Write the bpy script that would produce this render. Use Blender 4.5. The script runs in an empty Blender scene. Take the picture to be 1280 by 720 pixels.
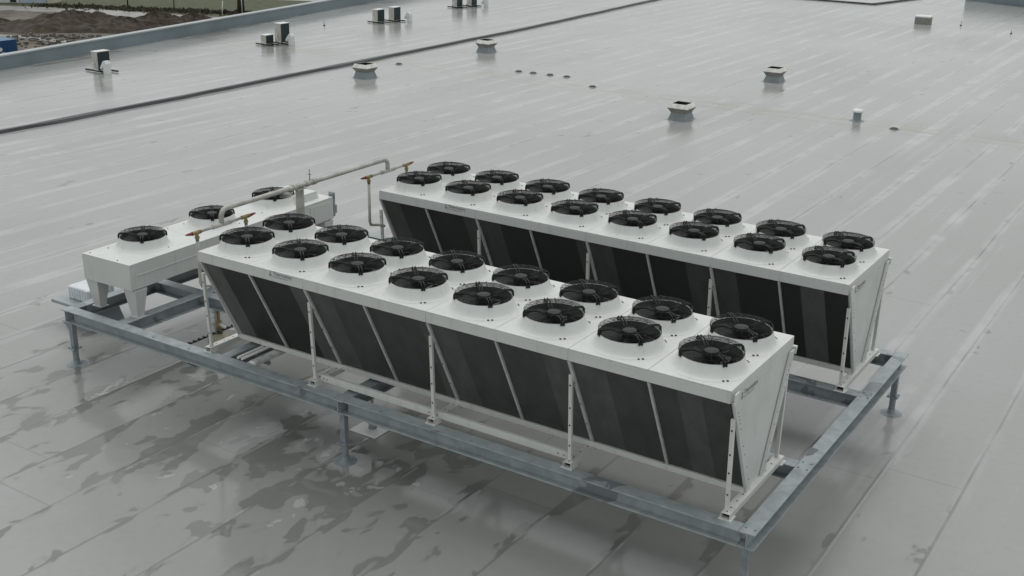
import bpy, bmesh, math, random
from mathutils import Vector, Matrix
R = math.radians
PI = math.pi
scene = bpy.context.scene
COL = scene.collection
random.seed(7)

# ------------------------------------------------------------------ materials
def new_mat(name):
    m = bpy.data.materials.new(name)
    m.use_nodes = True
    nt = m.node_tree
    for n in list(nt.nodes):
        nt.nodes.remove(n)
    out = nt.nodes.new('ShaderNodeOutputMaterial')
    b = nt.nodes.new('ShaderNodeBsdfPrincipled')
    nt.links.new(b.outputs[0], out.inputs[0])
    return m, nt, b

class NT:
    """tiny helper for node maths"""
    def __init__(self, nt):
        self.nt = nt
    def val(self, s, v):
        if isinstance(v, (int, float)):
            s.default_value = v
        elif isinstance(v, tuple):
            s.default_value = v
        else:
            self.nt.links.new(v, s)
    def m(self, op, a, b=0.0, c=0.0, clamp=False):
        n = self.nt.nodes.new('ShaderNodeMath')
        n.operation = op
        n.use_clamp = clamp
        self.val(n.inputs[0], a); self.val(n.inputs[1], b); self.val(n.inputs[2], c)
        return n.outputs[0]
    def pos(self, obj=False):
        if obj:
            n = self.nt.nodes.new('ShaderNodeTexCoord')
            return n.outputs['Object']
        n = self.nt.nodes.new('ShaderNodeNewGeometry')
        return n.outputs['Position']
    def sep(self, v):
        n = self.nt.nodes.new('ShaderNodeSeparateXYZ')
        self.nt.links.new(v, n.inputs[0])
        return n.outputs
    def map(self, v, scale=(1, 1, 1), loc=(0, 0, 0)):
        n = self.nt.nodes.new('ShaderNodeMapping')
        self.nt.links.new(v, n.inputs['Vector'])
        n.inputs['Scale'].default_value = scale
        n.inputs['Location'].default_value = loc
        return n.outputs[0]
    def noise(self, v, scale=1.0, detail=3.0, rough=0.5, dist=0.0):
        n = self.nt.nodes.new('ShaderNodeTexNoise')
        self.nt.links.new(v, n.inputs['Vector'])
        n.inputs['Scale'].default_value = scale
        n.inputs['Detail'].default_value = detail
        n.inputs['Roughness'].default_value = rough
        n.inputs['Distortion'].default_value = dist
        return n.outputs[0]
    def step(self, v, lo, hi, a=0.0, b=1.0):
        n = self.nt.nodes.new('ShaderNodeMapRange')
        n.interpolation_type = 'SMOOTHSTEP'
        self.val(n.inputs['Value'], v)
        n.inputs['From Min'].default_value = lo
        n.inputs['From Max'].default_value = hi
        n.inputs['To Min'].default_value = a
        n.inputs['To Max'].default_value = b
        return n.outputs[0]
    def mix(self, f, a, b):
        n = self.nt.nodes.new('ShaderNodeMix')
        n.data_type = 'RGBA'
        self.val(n.inputs[0], f)
        for s, v in ((n.inputs[6], a), (n.inputs[7], b)):
            if isinstance(v, tuple):
                s.default_value = (v[0], v[1], v[2], 1)
            else:
                self.nt.links.new(v, s)
        return n.outputs[2]
    def bump(self, h, strength=0.2, dist=0.01):
        n = self.nt.nodes.new('ShaderNodeBump')
        n.inputs['Strength'].default_value = strength
        n.inputs['Distance'].default_value = dist
        self.nt.links.new(h, n.inputs['Height'])
        return n.outputs[0]

def simple(name, col, rough=0.5, metal=0.0, var=0.12, scale=3.0, spec=0.5, wet=None, bump=0.0):
    """plain surface with a soft mottle; wet = (colour, threshold) adds wet blotches"""
    m, nt, b = new_mat(name)
    k = NT(nt)
    p = k.pos()
    n = k.noise(p, scale, 4, 0.6)
    lo = tuple(c * (1 - var) for c in col); hi = tuple(min(1, c * (1 + var)) for c in col)
    c = k.mix(k.step(n, 0.3, 0.7), lo, hi)
    r = k.step(n, 0.3, 0.7, rough * 0.85, min(1, rough * 1.15))
    if wet:
        w = k.step(k.noise(p, wet[2], 3, 0.5, 0.6), wet[1], wet[1] + 0.03)
        c = k.mix(w, c, wet[0])
        r = k.m('MULTIPLY', r, k.m('SUBTRACT', 1.0, k.m('MULTIPLY', w, 0.55)))
    nt.links.new(c, b.inputs['Base Color'])
    nt.links.new(r, b.inputs['Roughness'])
    b.inputs['Metallic'].default_value = metal
    b.inputs['Specular IOR Level'].default_value = spec
    if bump:
        nt.links.new(k.bump(k.noise(p, scale * 12, 3, 0.6), bump, 0.01), b.inputs['Normal'])
    return m

M = {}
def white_paint(name, col, grime):
    m, nt, b = new_mat(name)
    k = NT(nt)
    p = k.pos()
    n = k.noise(p, 1.3, 5, 0.6)
    c = k.mix(k.step(n, 0.35, 0.7), col, tuple(x * 0.93 for x in col))
    st = k.noise(k.map(p, (9, 9, 1.1)), 1.0, 4, 0.65)           # faint run-off streaks
    c = k.mix(k.m('MULTIPLY', k.step(st, 0.52, 0.78), grime), c, (0.40, 0.39, 0.35))
    sp = k.noise(p, 26, 2, 0.5)
    c = k.mix(k.m('MULTIPLY', k.step(sp, 0.68, 0.74), 0.35 * grime + 0.05), c, (0.36, 0.35, 0.32))
    nt.links.new(c, b.inputs['Base Color'])
    nt.links.new(k.step(n, 0.3, 0.7, 0.28, 0.5), b.inputs['Roughness'])
    return m
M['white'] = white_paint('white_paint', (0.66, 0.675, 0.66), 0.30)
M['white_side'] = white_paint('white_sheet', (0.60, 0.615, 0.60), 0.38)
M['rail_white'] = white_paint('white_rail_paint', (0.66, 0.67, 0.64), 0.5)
M['black'] = simple('black_plastic', (0.018, 0.020, 0.020), 0.38, 0, 0.25, 9)
M['blade'] = simple('fan_blade_black', (0.016, 0.018, 0.018), 0.36, 0, 0.25, 5)
M['liner'] = simple('fan_nozzle_grey', (0.06, 0.065, 0.064), 0.4, 0, 0.2, 5)
M['wire'] = simple('black_coated_wire', (0.009, 0.010, 0.010), 0.5, 0, 0.1, 5)
M['hub'] = simple('motor_cap_grey', (0.032, 0.035, 0.035), 0.38, 0.0, 0.15, 20)
M['hole'] = simple('dark_hole', (0.01, 0.011, 0.011), 0.7)
M['bar'] = simple('zinc_bar', (0.54, 0.56, 0.545), 0.42, 0.15, 0.12, 6)
M['galv'] = simple('galvanised_steel', (0.315, 0.350, 0.366), 0.42, 0.15, 0.14, 5,
                   wet=((0.20, 0.22, 0.23), 0.59, 1.1), bump=0.12)
M['galv_dark'] = simple('galvanised_steel_dull', (0.27, 0.30, 0.32), 0.45, 0.2, 0.2, 5, bump=0.12)
M['steel'] = simple('stainless_tube', (0.62, 0.62, 0.60), 0.22, 0.9, 0.1, 8)
M['pipe'] = simple('pipe_lagging', (0.40, 0.39, 0.36), 0.42, 0.1, 0.18, 5, bump=0.15)
M['brass'] = simple('dull_brass', (0.26, 0.20, 0.10), 0.38, 0.6, 0.2, 20)
M['red'] = simple('red_handle', (0.20, 0.018, 0.02), 0.4)
for _n in ('wire', 'blade', 'black'):
    M[_n].node_tree.nodes['Principled BSDF'].inputs['Specular IOR Level'].default_value = 0.28
M['hub'].node_tree.nodes['Principled BSDF'].inputs['Specular IOR Level'].default_value = 0.15
M['tin'] = simple('bright_duct_sheet', (0.66, 0.67, 0.66), 0.3, 0.15, 0.1, 8)
M['ink'] = simple('grey_ink', (0.10, 0.105, 0.11), 0.5)
M['concrete'] = simple('pale_vent_concrete', (0.74, 0.725, 0.68), 0.6, 0, 0.14, 4, bump=0.2)
M['concrete_low'] = simple('dark_vent_concrete', (0.25, 0.245, 0.22), 0.7, 0, 0.16, 4, bump=0.2)  # darker tone than the vent's upper cone
M['skirt'] = simple('membrane_skirt', (0.21, 0.24, 0.255), 0.40, 0, 0.12, 3)
M['acbody'] = simple('outdoor_unit_cream', (0.50, 0.49, 0.45), 0.5, 0, 0.08, 4)
M['acfin'] = simple('outdoor_unit_fins', (0.012, 0.030, 0.034), 0.45, 0.1, 0.2, 14)
M['rubber'] = simple('rubber_rail', (0.02, 0.02, 0.02), 0.7)
M['plastic_white'] = simple('white_plastic', (0.72, 0.74, 0.74), 0.4, 0, 0.05, 4)
M['parapet'] = simple('parapet_membrane', (0.19, 0.235, 0.26), 0.5, 0, 0.12, 0.4)
M['coping'] = simple('coping_metal', (0.40, 0.43, 0.44), 0.35, 0.3, 0.1, 1)
M['wall'] = simple('cladding_panel', (0.30, 0.32, 0.33), 0.6, 0, 0.1, 1)
M['joint'] = simple('joint_black', (0.035, 0.04, 0.042), 0.42, 0, 0.3, 0.7)
M['wrap'] = simple('white_mesh_cowl', (0.66, 0.69, 0.72), 0.45, 0, 0.12, 9)
M['foam'] = simple('yellowed_foam', (0.42, 0.38, 0.29), 0.8, 0, 0.2, 8)

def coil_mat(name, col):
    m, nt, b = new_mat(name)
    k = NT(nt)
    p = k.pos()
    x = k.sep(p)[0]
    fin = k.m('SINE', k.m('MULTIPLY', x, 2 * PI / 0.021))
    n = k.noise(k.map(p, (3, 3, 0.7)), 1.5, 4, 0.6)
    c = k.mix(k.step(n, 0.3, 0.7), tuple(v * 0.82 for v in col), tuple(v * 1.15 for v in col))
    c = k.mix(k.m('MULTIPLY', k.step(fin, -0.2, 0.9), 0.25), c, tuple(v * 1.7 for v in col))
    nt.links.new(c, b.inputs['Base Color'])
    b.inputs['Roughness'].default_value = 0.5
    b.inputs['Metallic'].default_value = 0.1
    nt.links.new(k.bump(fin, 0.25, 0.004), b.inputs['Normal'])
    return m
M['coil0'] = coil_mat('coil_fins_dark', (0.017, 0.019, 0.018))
M['coil1'] = coil_mat('coil_fins_half_lit', (0.056, 0.060, 0.057))  # same fins, painted lighter where light shows through
M['coil2'] = coil_mat('coil_fins_lit', (0.084, 0.090, 0.085))

def roof_mat():
    m, nt, b = new_mat('wet_roof_membrane')
    k = NT(nt)
    p = k.pos()
    X, Y, Z = k.sep(p)[0:3]
    PIT = 1.31
    # slightly wandering seam coordinate
    wob = k.m('MULTIPLY', k.m('SUBTRACT', k.noise(k.map(p, (0.3, 0.22, 1)), 1, 2), 0.5), 0.10)
    sx = k.m('DIVIDE', k.m('ADD', k.m('ADD', X, 1.57), wob), PIT)
    idx = k.m('FLOOR', sx)
    fr = k.m('FRACT', sx)                                   # 0..1 across a sheet
    dist = k.m('MULTIPLY', k.m('MINIMUM', fr, k.m('SUBTRACT', 1.0, fr)), PIT)   # metres from a seam
    wn = nt.nodes.new('ShaderNodeTexWhiteNoise'); wn.noise_dimensions = '1D'
    nt.links.new(idx, wn.inputs['W'])
    rnd = wn.outputs['Value']
    # sheet tone differs a little
    base = k.mix(rnd, (0.285, 0.290, 0.278), (0.312, 0.318, 0.305))
    big = k.noise(k.map(p, (0.11, 0.07, 1)), 1, 3, 0.55)
    base = k.mix(k.step(big, 0.35, 0.7), base, (0.335, 0.340, 0.332))
    fine = k.noise(p, 5.5, 5, 0.65)
    base = k.mix(k.m('MULTIPLY', k.step(fine, 0.45, 0.75), 0.22), base, (0.24, 0.24, 0.23))
    # seam line and the roll ends
    lap = k.noise(k.map(p, (2, 0.35, 1)), 1, 3)
    line = k.m('MULTIPLY', k.step(dist, 0.014, 0.032, 1, 0), k.step(lap, 0.36, 0.62, 0.25, 1.0))
    ey = k.m('FRACT', k.m('ADD', k.m('DIVIDE', Y, 17.0), k.m('MULTIPLY', rnd, 7.3)))
    line = k.m('MAXIMUM', line, k.m('MULTIPLY', k.step(ey, 0.0008, 0.0018, 1, 0), 0.6))
    base = k.mix(k.m('MULTIPLY', line, 0.80), base, (0.14, 0.142, 0.138))
    # wet blotches with crisp edges, gathered round the frame and along seams
    cb = nt.nodes.new('ShaderNodeCombineXYZ')
    nt.links.new(k.m('ADD', X, k.m('MULTIPLY', rnd, 3.0)), cb.inputs[0])
    nt.links.new(k.m('ADD', Y, k.m('MULTIPLY', rnd, 2.2)), cb.inputs[1])
    pp = cb.outputs[0]                                      # blotches break at the seams
    q = k.map(pp, (1.0, 0.52, 1))
    warp = k.noise(k.map(p, (1.1, 0.8, 1)), 1, 3, 0.6)
    nz = k.noise(q, 1.0, 3, 0.5, 0.9)
    nz2 = k.noise(k.map(pp, (2.1, 1.3, 1), (4.1, 9.2, 0)), 1.0, 2.5, 0.5, 0.7)
    wet = k.m('ADD', k.m('MULTIPLY', nz, 0.5), k.m('MULTIPLY', nz2, 0.5))
    seambias = k.step(dist, 0.0, 0.45, 0.060, -0.015)
    wet = k.m('ADD', wet, seambias)
    # zone around the machines: more standing water, spread under the unit to darken the floor
    rx = k.m('DIVIDE', k.m('SUBTRACT', X, 0.3), 6.2)
    ry = k.m('DIVIDE', k.m('ADD', Y, 1.0), 3.3)
    rr = k.m('ADD', k.m('MULTIPLY', rx, rx), k.m('MULTIPLY', ry, ry))
    zone = k.step(rr, 0.10, 1.30, 0.014, -0.085)
    zone = k.m('ADD', zone, k.step(rr, 1.3, 4.0, 0.0, -0.05))
    blot = k.step(k.m('ADD', wet, zone), 0.530, 0.546)
    pale = k.step(k.m('ADD', k.noise(k.map(pp, (1.2, 0.8, 1), (17, 3, 0)), 1.3, 5, 0.6, 0.5), zone), 0.645, 0.66)  # mirror puddles: their bright reflection painted as paler colour
    # long streaks of standing water along the sheets, their sky reflection painted lighter
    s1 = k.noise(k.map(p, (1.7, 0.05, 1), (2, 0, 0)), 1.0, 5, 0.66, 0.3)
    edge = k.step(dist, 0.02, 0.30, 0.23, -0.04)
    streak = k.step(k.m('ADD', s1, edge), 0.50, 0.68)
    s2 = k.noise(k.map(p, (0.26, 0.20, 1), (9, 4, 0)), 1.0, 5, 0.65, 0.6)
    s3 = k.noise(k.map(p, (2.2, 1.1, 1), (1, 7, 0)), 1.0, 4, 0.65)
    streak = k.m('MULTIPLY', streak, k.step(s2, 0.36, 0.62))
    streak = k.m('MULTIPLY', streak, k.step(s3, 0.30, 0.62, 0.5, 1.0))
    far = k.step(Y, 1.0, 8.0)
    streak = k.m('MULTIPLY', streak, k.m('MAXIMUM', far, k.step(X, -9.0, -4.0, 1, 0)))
    # shade of the machines painted round and under them, with a glossier wet film
    dx_ = k.m('DIVIDE', k.m('SUBTRACT', X, 3.4), 9.0)
    dy_ = k.m('DIVIDE', k.m('SUBTRACT', Y, 0.6), 6.2)
    dd_ = k.m('ADD', k.m('ADD', k.m('MULTIPLY', dx_, dx_), k.m('MULTIPLY', dy_, dy_)), k.m('MULTIPLY', k.m('SUBTRACT', s2, 0.5), 0.9))
    damp_shade = k.step(dd_, 0.55, 1.15, 1, 0)
    base = k.mix(k.m('MULTIPLY', damp_shade, 0.50), base, (0.200, 0.202, 0.192))
    halo = k.step(k.m('ADD', wet, zone), 0.500, 0.545)
    base = k.mix(k.m('MULTIPLY', halo, 0.30), base, (0.165, 0.166, 0.157))
    base = k.mix(k.m('MULTIPLY', blot, 0.72), base, (0.165, 0.166, 0.157))
    base = k.mix(k.m('MULTIPLY', pale, 0.5), base, (0.46, 0.455, 0.44))
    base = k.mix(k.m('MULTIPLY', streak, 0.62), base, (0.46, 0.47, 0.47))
    # silt in the low line across the roof
    vy = k.m('ABSOLUTE', k.m('SUBTRACT', k.m('ADD', Y, k.m('MULTIPLY', k.m('SUBTRACT', s2, 0.5), 2.2)), 33.2))
    silt = k.m('MULTIPLY', k.step(vy, 0.1, 2.0, 1, 0), k.step(k.noise(k.map(p, (0.55, 1.9, 1)), 1, 5, 0.65), 0.42, 0.62))
    base = k.mix(k.m('MULTIPLY', silt, 0.75), base, (0.27, 0.25, 0.20))
    # dirty puddle rims along the parapet foot
    dpar = k.m('SUBTRACT', X, k.m('ADD', -36.38, k.m('MULTIPLY', k.m('SUBTRACT', Y, 19.52), -0.1693)))
    foot = k.m('MULTIPLY', k.step(dpar, 0.3, 2.2, 1, 0), k.step(k.noise(k.map(p, (0.5, 0.16, 1), (5, 5, 0)), 1, 4, 0.6), 0.50, 0.60))
    base = k.mix(k.m('MULTIPLY', foot, 0.8), base, (0.115, 0.108, 0.095))
    nt.links.new(base, b.inputs['Base Color'])
    gl = k.m('MAXIMUM', blot, k.m('MULTIPLY', streak, 0.7))
    rgh = k.step(big, 0.3, 0.7, 0.22, 0.13)
    rgh = k.m('ADD', k.m('MULTIPLY', rgh, k.m('SUBTRACT', 1.0, gl)), k.m('MULTIPLY', gl, 0.06))
    rgh = k.m('MULTIPLY', rgh, k.m('SUBTRACT', 1.0, k.m('MULTIPLY', damp_shade, 0.25)))
    nt.links.new(rgh, b.inputs['Roughness'])
    b.inputs['Specular IOR Level'].default_value = 0.5
    hgt = k.m('ADD', k.m('MULTIPLY', k.noise(k.map(p, (1.0, 0.5, 1)), 1.4, 3, 0.5), 0.7),
              k.m('MULTIPLY', k.step(dist, 0.0, 0.06, 1, 0), 0.25))
    hgt = k.m('ADD', hgt, k.m('MULTIPLY', fine, 0.05))
    nt.links.new(k.bump(hgt, 0.22, 0.05), b.inputs['Normal'])
    return m
M['roof'] = roof_mat()

def ground_mat():
    m, nt, b = new_mat('building_site_ground')
    k = NT(nt)
    p = k.pos()
    n = k.noise(p, 0.25, 6, 0.65)
    c = k.mix(k.step(n, 0.35, 0.65), (0.058, 0.045, 0.033), (0.150, 0.132, 0.110))
    g = k.noise(p, 0.9, 5, 0.7)
    grass = k.mix(k.step(g, 0.3, 0.7), (0.036, 0.042, 0.016), (0.070, 0.084, 0.030))
    # grass begins beyond a line parallel to the far road
    X, Y, Z = k.sep(p)[0:3]
    d = k.m('ADD', k.m('MULTIPLY', X, -0.35), k.m('ADD', Y, k.m('MULTIPLY', n, 3.0)))
    c = k.mix(k.step(d, 136.0, 139.5), c, grass)
    nt.links.new(c, b.inputs['Base Color'])
    b.inputs['Roughness'].default_value = 0.75
    nt.links.new(k.bump(g, 0.8, 0.3), b.inputs['Normal'])
    return m
M['ground'] = ground_mat()
M['track'] = simple('wet_gravel_track', (0.26, 0.25, 0.235), 0.35, 0, 0.28, 0.5, bump=0.3)
M['soil'] = simple('heaped_soil', (0.062, 0.048, 0.035), 0.9, 0, 0.45, 1.4, bump=0.9)
M['blue'] = simple('blue_container_paint', (0.014, 0.075, 0.19), 0.45, 0, 0.12, 1)
M['blue_roof'] = simple('blue_container_roof', (0.06, 0.14, 0.26), 0.4, 0, 0.12, 1)
M['cabin'] = simple('cabin_panel', (0.42, 0.50, 0.58), 0.5, 0, 0.08, 1)
M['cabin_w'] = simple('cabin_panel_white', (0.60, 0.61, 0.60), 0.5, 0, 0.08, 1)
M['cabin_y'] = simple('cabin_panel_cream', (0.52, 0.49, 0.38), 0.5, 0, 0.08, 1)
M['glass'] = simple('dark_window', (0.03, 0.035, 0.04), 0.12)
M['bark'] = simple('bark', (0.045, 0.038, 0.030), 0.85, 0, 0.3, 5)
M['debris'] = simple('rubble', (0.125, 0.11, 0.092), 0.8, 0, 0.4, 1.1)
M['drygrass'] = simple('verge_growth', (0.060, 0.054, 0.034), 0.9, 0, 0.4, 0.8)

# ------------------------------------------------------------------ mesh builder
class MB:
    def __init__(self):
        self.bm = bmesh.new()
        self.slot = 0
    def _f(self, vs, smooth=False):
        try:
            f = self.bm.faces.new(vs)
        except ValueError:
            return None
        f.material_index = self.slot
        f.smooth = smooth
        return f
    def box(self, x0, x1, y0, y1, z0, z1, bev=0.0, mat=None):
        vs = [self.bm.verts.new((x, y, z)) for z in (z0, z1) for y in (y0, y1) for x in (x0, x1)]
        fs = [self._f([vs[i] for i in q]) for q in
              ((0, 2, 3, 1), (4, 5, 7, 6), (0, 1, 5, 4), (2, 6, 7, 3), (0, 4, 6, 2), (1, 3, 7, 5))]
        if mat is not None:
            bmesh.ops.transform(self.bm, matrix=mat, verts=vs)
        if bev:
            es = list({e for f in fs for e in f.edges})
            bmesh.ops.bevel(self.bm, geom=es, offset=bev, segments=1, affect='EDGES', clamp_overlap=True, material=-1)
        return self
    def bar(self, a, b, w, h, up=(0, 0, 1), bev=0.0):
        """rectangular bar from a to b, w across, h along up"""
        a = Vector(a); b = Vector(b)
        d = b - a; L = d.length; d.normalize()
        u = Vector(up); s = d.cross(u).normalized(); u = s.cross(d)
        mt = Matrix(((d.x, s.x, u.x, a.x), (d.y, s.y, u.y, a.y), (d.z, s.z, u.z, a.z), (0, 0, 0, 1)))
        return self.box(0, L, -w / 2, w / 2, -h / 2, h / 2, bev, mt)
    def prism(self, poly, axis, t0, t1):
        """extrude a polygon given in the two other axes along axis"""
        def P(u, v, t):
            return {'x': (t, u, v), 'y': (u, t, v), 'z': (u, v, t)}[axis]
        a = [self.bm.verts.new(P(u, v, t0)) for u, v in poly]
        b = [self.bm.verts.new(P(u, v, t1)) for u, v in poly]
        n = len(poly)
        self._f(a); self._f(b[::-1])
        for i in range(n):
            self._f([a[i], b[i], b[(i + 1) % n], a[(i + 1) % n]])
        return self
    def lathe(self, prof, n=32, c=(0, 0, 0), smooth=True, close=False):
        rings = []
        for r, z in prof:
            if r < 1e-6:
                rings.append([self.bm.verts.new((c[0], c[1], c[2] + z))])
            else:
                rings.append([self.bm.verts.new((c[0] + r * math.cos(2 * PI * i / n), c[1] + r * math.sin(2 * PI * i / n), c[2] + z)) for i in range(n)])
        for a, b in zip(rings, rings[1:]):
            for i in range(n):
                j = (i + 1) % n
                if len(a) == 1 and len(b) > 1:
                    self._f([a[0], b[j], b[i]], smooth)
                elif len(b) == 1 and len(a) > 1:
                    self._f([a[i], a[j], b[0]], smooth)
                elif len(a) > 1:
                    self._f([a[i], a[j], b[j], b[i]], smooth)
        return self
    def tube(self, pts, r, n=8, closed=False, smooth=True, caps=True):
        pts = [Vector(p) for p in pts]
        N = len(pts)
        rings = []
        prev = None
        for i, p in enumerate(pts):
            if closed:
                d = pts[(i + 1) % N] - pts[i - 1]
            else:
                d = pts[min(i + 1, N - 1)] - pts[max(i - 1, 0)]
            d.normalize()
            if prev is None:
                u = d.orthogonal().normalized()
            else:
                u = prev - d * prev.dot(d)
                u = u.normalized() if u.length > 1e-6 else d.orthogonal().normalized()
            prev = u
            v = d.cross(u)
            rr = r[i] if isinstance(r, (list, tuple)) else r
            rings.append([self.bm.verts.new(p + u * (rr * math.cos(2 * PI * k / n)) + v * (rr * math.sin(2 * PI * k / n))) for k in range(n)])
        for i in range(N if closed else N - 1):
            a = rings[i]; b = rings[(i + 1) % N]
            for k in range(n):
                self._f([a[k], a[(k + 1) % n], b[(k + 1) % n], b[k]], smooth)
        if caps and not closed:
            self._f(rings[0][::-1]); self._f(rings[-1])
        return self
    def ring(self, R_, z, r, n=40, k=4, c=(0, 0)):
        return self.tube([(c[0] + R_ * math.cos(2 * PI * i / n), c[1] + R_ * math.sin(2 * PI * i / n), z) for i in range(n)], r, k, True)
    def cyl(self, c, r, z0, z1, n=20):
        return self.lathe([(0, z0), (r, z0), (r, z1), (0, z1)], n, c, smooth=False)
    def mesh(self, name):
        bmesh.ops.recalc_face_normals(self.bm, faces=self.bm.faces[:])
        me = bpy.data.meshes.new(name)
        self.bm.to_mesh(me)
        self.bm.free()
        return me
    def build(self, name, mats, parent=None, loc=None, label=None):
        me = self.mesh(name)
        if not isinstance(mats, (list, tuple)):
            mats = [mats]
        for m in mats:
            me.materials.append(m)
        return link(name, me, parent, loc, label)

def link(name, me, parent=None, loc=None, label=None):
    o = bpy.data.objects.new(name, me)
    COL.objects.link(o)
    if parent:
        o.parent = parent
    if loc:
        o.location = loc
    if label:
        o['label'] = label
    return o
def tag(o, label=None, cat=None, group=None, kind=None):
    if label: o['label'] = label
    if cat: o['category'] = cat
    if group: o['group'] = group
    if kind: o['kind'] = kind
    return o
def empty(name, loc=(0, 0, 0), rz=0.0):
    o = bpy.data.objects.new(name, None)
    COL.objects.link(o)
    o.location = loc
    o.rotation_euler = (0, 0, rz)
    o.empty_display_size = 0.2
    return o
def kids(o):
    return [c for c in bpy.data.objects if c.parent == o]
def copy_tree(o, parent=None):
    c = o.copy()
    COL.objects.link(c)
    c.parent = parent
    for ch in kids(o):
        copy_tree(ch, c)
    return c
def text_mesh(body, size):
    cu = bpy.data.curves.new('lettering', 'FONT')
    cu.body = body
    cu.size = size
    cu.align_x = 'LEFT'
    ob = bpy.data.objects.new('lettering', cu)
    COL.objects.link(ob)
    bpy.context.view_layer.update()
    dg = bpy.context.evaluated_depsgraph_get()
    me = bpy.data.meshes.new_from_object(ob.evaluated_get(dg))
    bpy.data.objects.remove(ob)
    return me

# ------------------------------------------------------------------ camera, light
cam_d = bpy.data.cameras.new('camera')
cam = bpy.data.objects.new('camera', cam_d)
COL.objects.link(cam)
cam_d.sensor_width = 36
cam_d.lens = 40.49
cam_d.clip_start = 0.1
cam_d.clip_end = 3000
right = Vector((0.8379, 0.5455, 0.0173)); up = Vector((-0.1997, 0.2770, 0.9399)); fwd = Vector((-0.508, 0.791, -0.341))
FIT = dict(yaw=0.571, pitch=-0.348, roll=0.018)
YAW, PITCH, ROLL = 0.57076, -0.34847, 0.01847
f_ = Vector((-math.sin(YAW) * math.cos(PITCH), math.cos(YAW) * math.cos(PITCH), math.sin(PITCH)))
r_ = Vector((math.cos(YAW), math.sin(YAW), 0)); u_ = r_.cross(f_)
rr_ = r_ * math.cos(ROLL) + u_ * math.sin(ROLL); uu_ = -r_ * math.sin(ROLL) + u_ * math.cos(ROLL)
cam.matrix_world = Matrix(((rr_.x, uu_.x, -f_.x, 14.251), (rr_.y, uu_.y, -f_.y, -13.616), (rr_.z, uu_.z, -f_.z, 9.465), (0, 0, 0, 1)))
scene.camera = cam

SUN_EL, SUN_AZ = 74.0, 125.0      # azimuth measured from +x towards +y
w = bpy.data.worlds.new('World')
scene.world = w
w.use_nodes = True
nt = w.node_tree
bg = nt.nodes['Background']
sky = nt.nodes.new('ShaderNodeTexSky')
sky.sky_type = 'NISHITA'
sky.sun_disc = False
sky.sun_elevation = R(SUN_EL)
sky.sun_rotation = R(90 - SUN_AZ)
sky.air_density = 1.0
sky.dust_density = 4.0
sky.ozone_density = 1.0
hs = nt.nodes.new('ShaderNodeHueSaturation')
hs.inputs['Saturation'].default_value = 0.14
nt.links.new(sky.outputs[0], hs.inputs['Color'])
# an even cloud layer over the clear-sky model
cl = nt.nodes.new('ShaderNodeMix')
cl.data_type = 'RGBA'
cl.inputs[0].default_value = 0.60
nt.links.new(hs.outputs[0], cl.inputs[6])
cl.inputs[7].default_value = (5.85, 6.2, 6.10, 1)
nt.links.new(cl.outputs[2], bg.inputs['Color'])
bg.inputs['Strength'].default_value = 0.10
sun_d = bpy.data.lights.new('sun', 'SUN')
sun_d.energy = 0.5
sun_d.angle = R(60)
sun_d.color = (1.0, 0.97, 0.93)
sun = bpy.data.objects.new('sun', sun_d)
COL.objects.link(sun)
sd = Vector((math.cos(R(SUN_EL)) * math.cos(R(SUN_AZ)), math.cos(R(SUN_EL)) * math.sin(R(SUN_AZ)), math.sin(R(SUN_EL))))
sun.rotation_euler = sd.to_track_quat('Z', 'Y').to_euler()
sun.location = (0, 0, 40)
vs = scene.view_settings
vs.view_transform = 'Standard'
vs.look = 'None'
vs.exposure = 0.38
vs.gamma = 1.0
vs.use_curve_mapping = False

# ------------------------------------------------------------------ roof and walls
RX0a, RY0a = -33.55, 2.0          # foot of the parapet, near end
RX0b, RY0b = -45.75, 74.5         # foot of the parapet, far end
def par_x(y):
    return -36.38 + (y - 19.52) * (-42.59 + 36.38) / (56.21 - 19.52)
mb = MB()
poly = [(par_x(-60), -60), (60, -60), (60, 57.5), (-5.0, 87.2), (par_x(140), 140)]
mb.slot = 0
vv = [mb.bm.verts.new((x, y, 0)) for x, y in poly]
mb._f(vv)
tag(mb.build('roof_deck', M['roof']), kind='structure')

# parapet along the left edge
t = tag(empty('parapet_wall', (par_x(20), 20, 0)), 'long dark grey parapet wall with pale coping along the left roof edge', 'parapet')
H = 0.62
mb = MB()
th = 0.35
mb.prism([(par_x(-60) , -60), (par_x(140), 140), (par_x(140) - th, 140), (par_x(-60) - th, -60)], 'z', -10, H)
o = mb.build('wall', M['parapet'], t); o.location = (-par_x(20), -20, 0)
mb = MB()
mb.prism([(par_x(-60) + .05, -60), (par_x(140) + .05, 140), (par_x(140) - th - .05, 140), (par_x(-60) - th - .05, -60)], 'z', H + 0.002, H + 0.07)
o = mb.build('coping', M['coping'], t); o.location = (-par_x(20), -20, 0)
# far parapet
t = tag(empty('parapet_wall', (-5, 87.2, 0)), 'far dark grey parapet wall at the top right edge of the roof', 'parapet')
mb = MB()
def fx(s): return (-7.5 + 62 * s, 88.5 - 28 * s)
a = Vector((-7.4, 88.5)); b = Vector((62, 56.3)); nrm = Vector((32.2, 69.4)).normalized() * 0.35
mb.prism([(a.x, a.y), (b.x, b.y), (b.x + nrm.x, b.y + nrm.y), (a.x + nrm.x, a.y + nrm.y)], 'z', -10, 1.3)
o = mb.build('wall', M['parapet'], t); o.location = (5, -87.2, 0)
mb = MB()
mb.prism([(a.x - .05, a.y - .05), (b.x, b.y - .05), (b.x + nrm.x, b.y + nrm.y + .05), (a.x + nrm.x, a.y + nrm.y + .05)], 'z', 1.302, 1.37)
o = mb.build('coping', M['coping'], t); o.location = (5, -87.2, 0)

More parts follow.
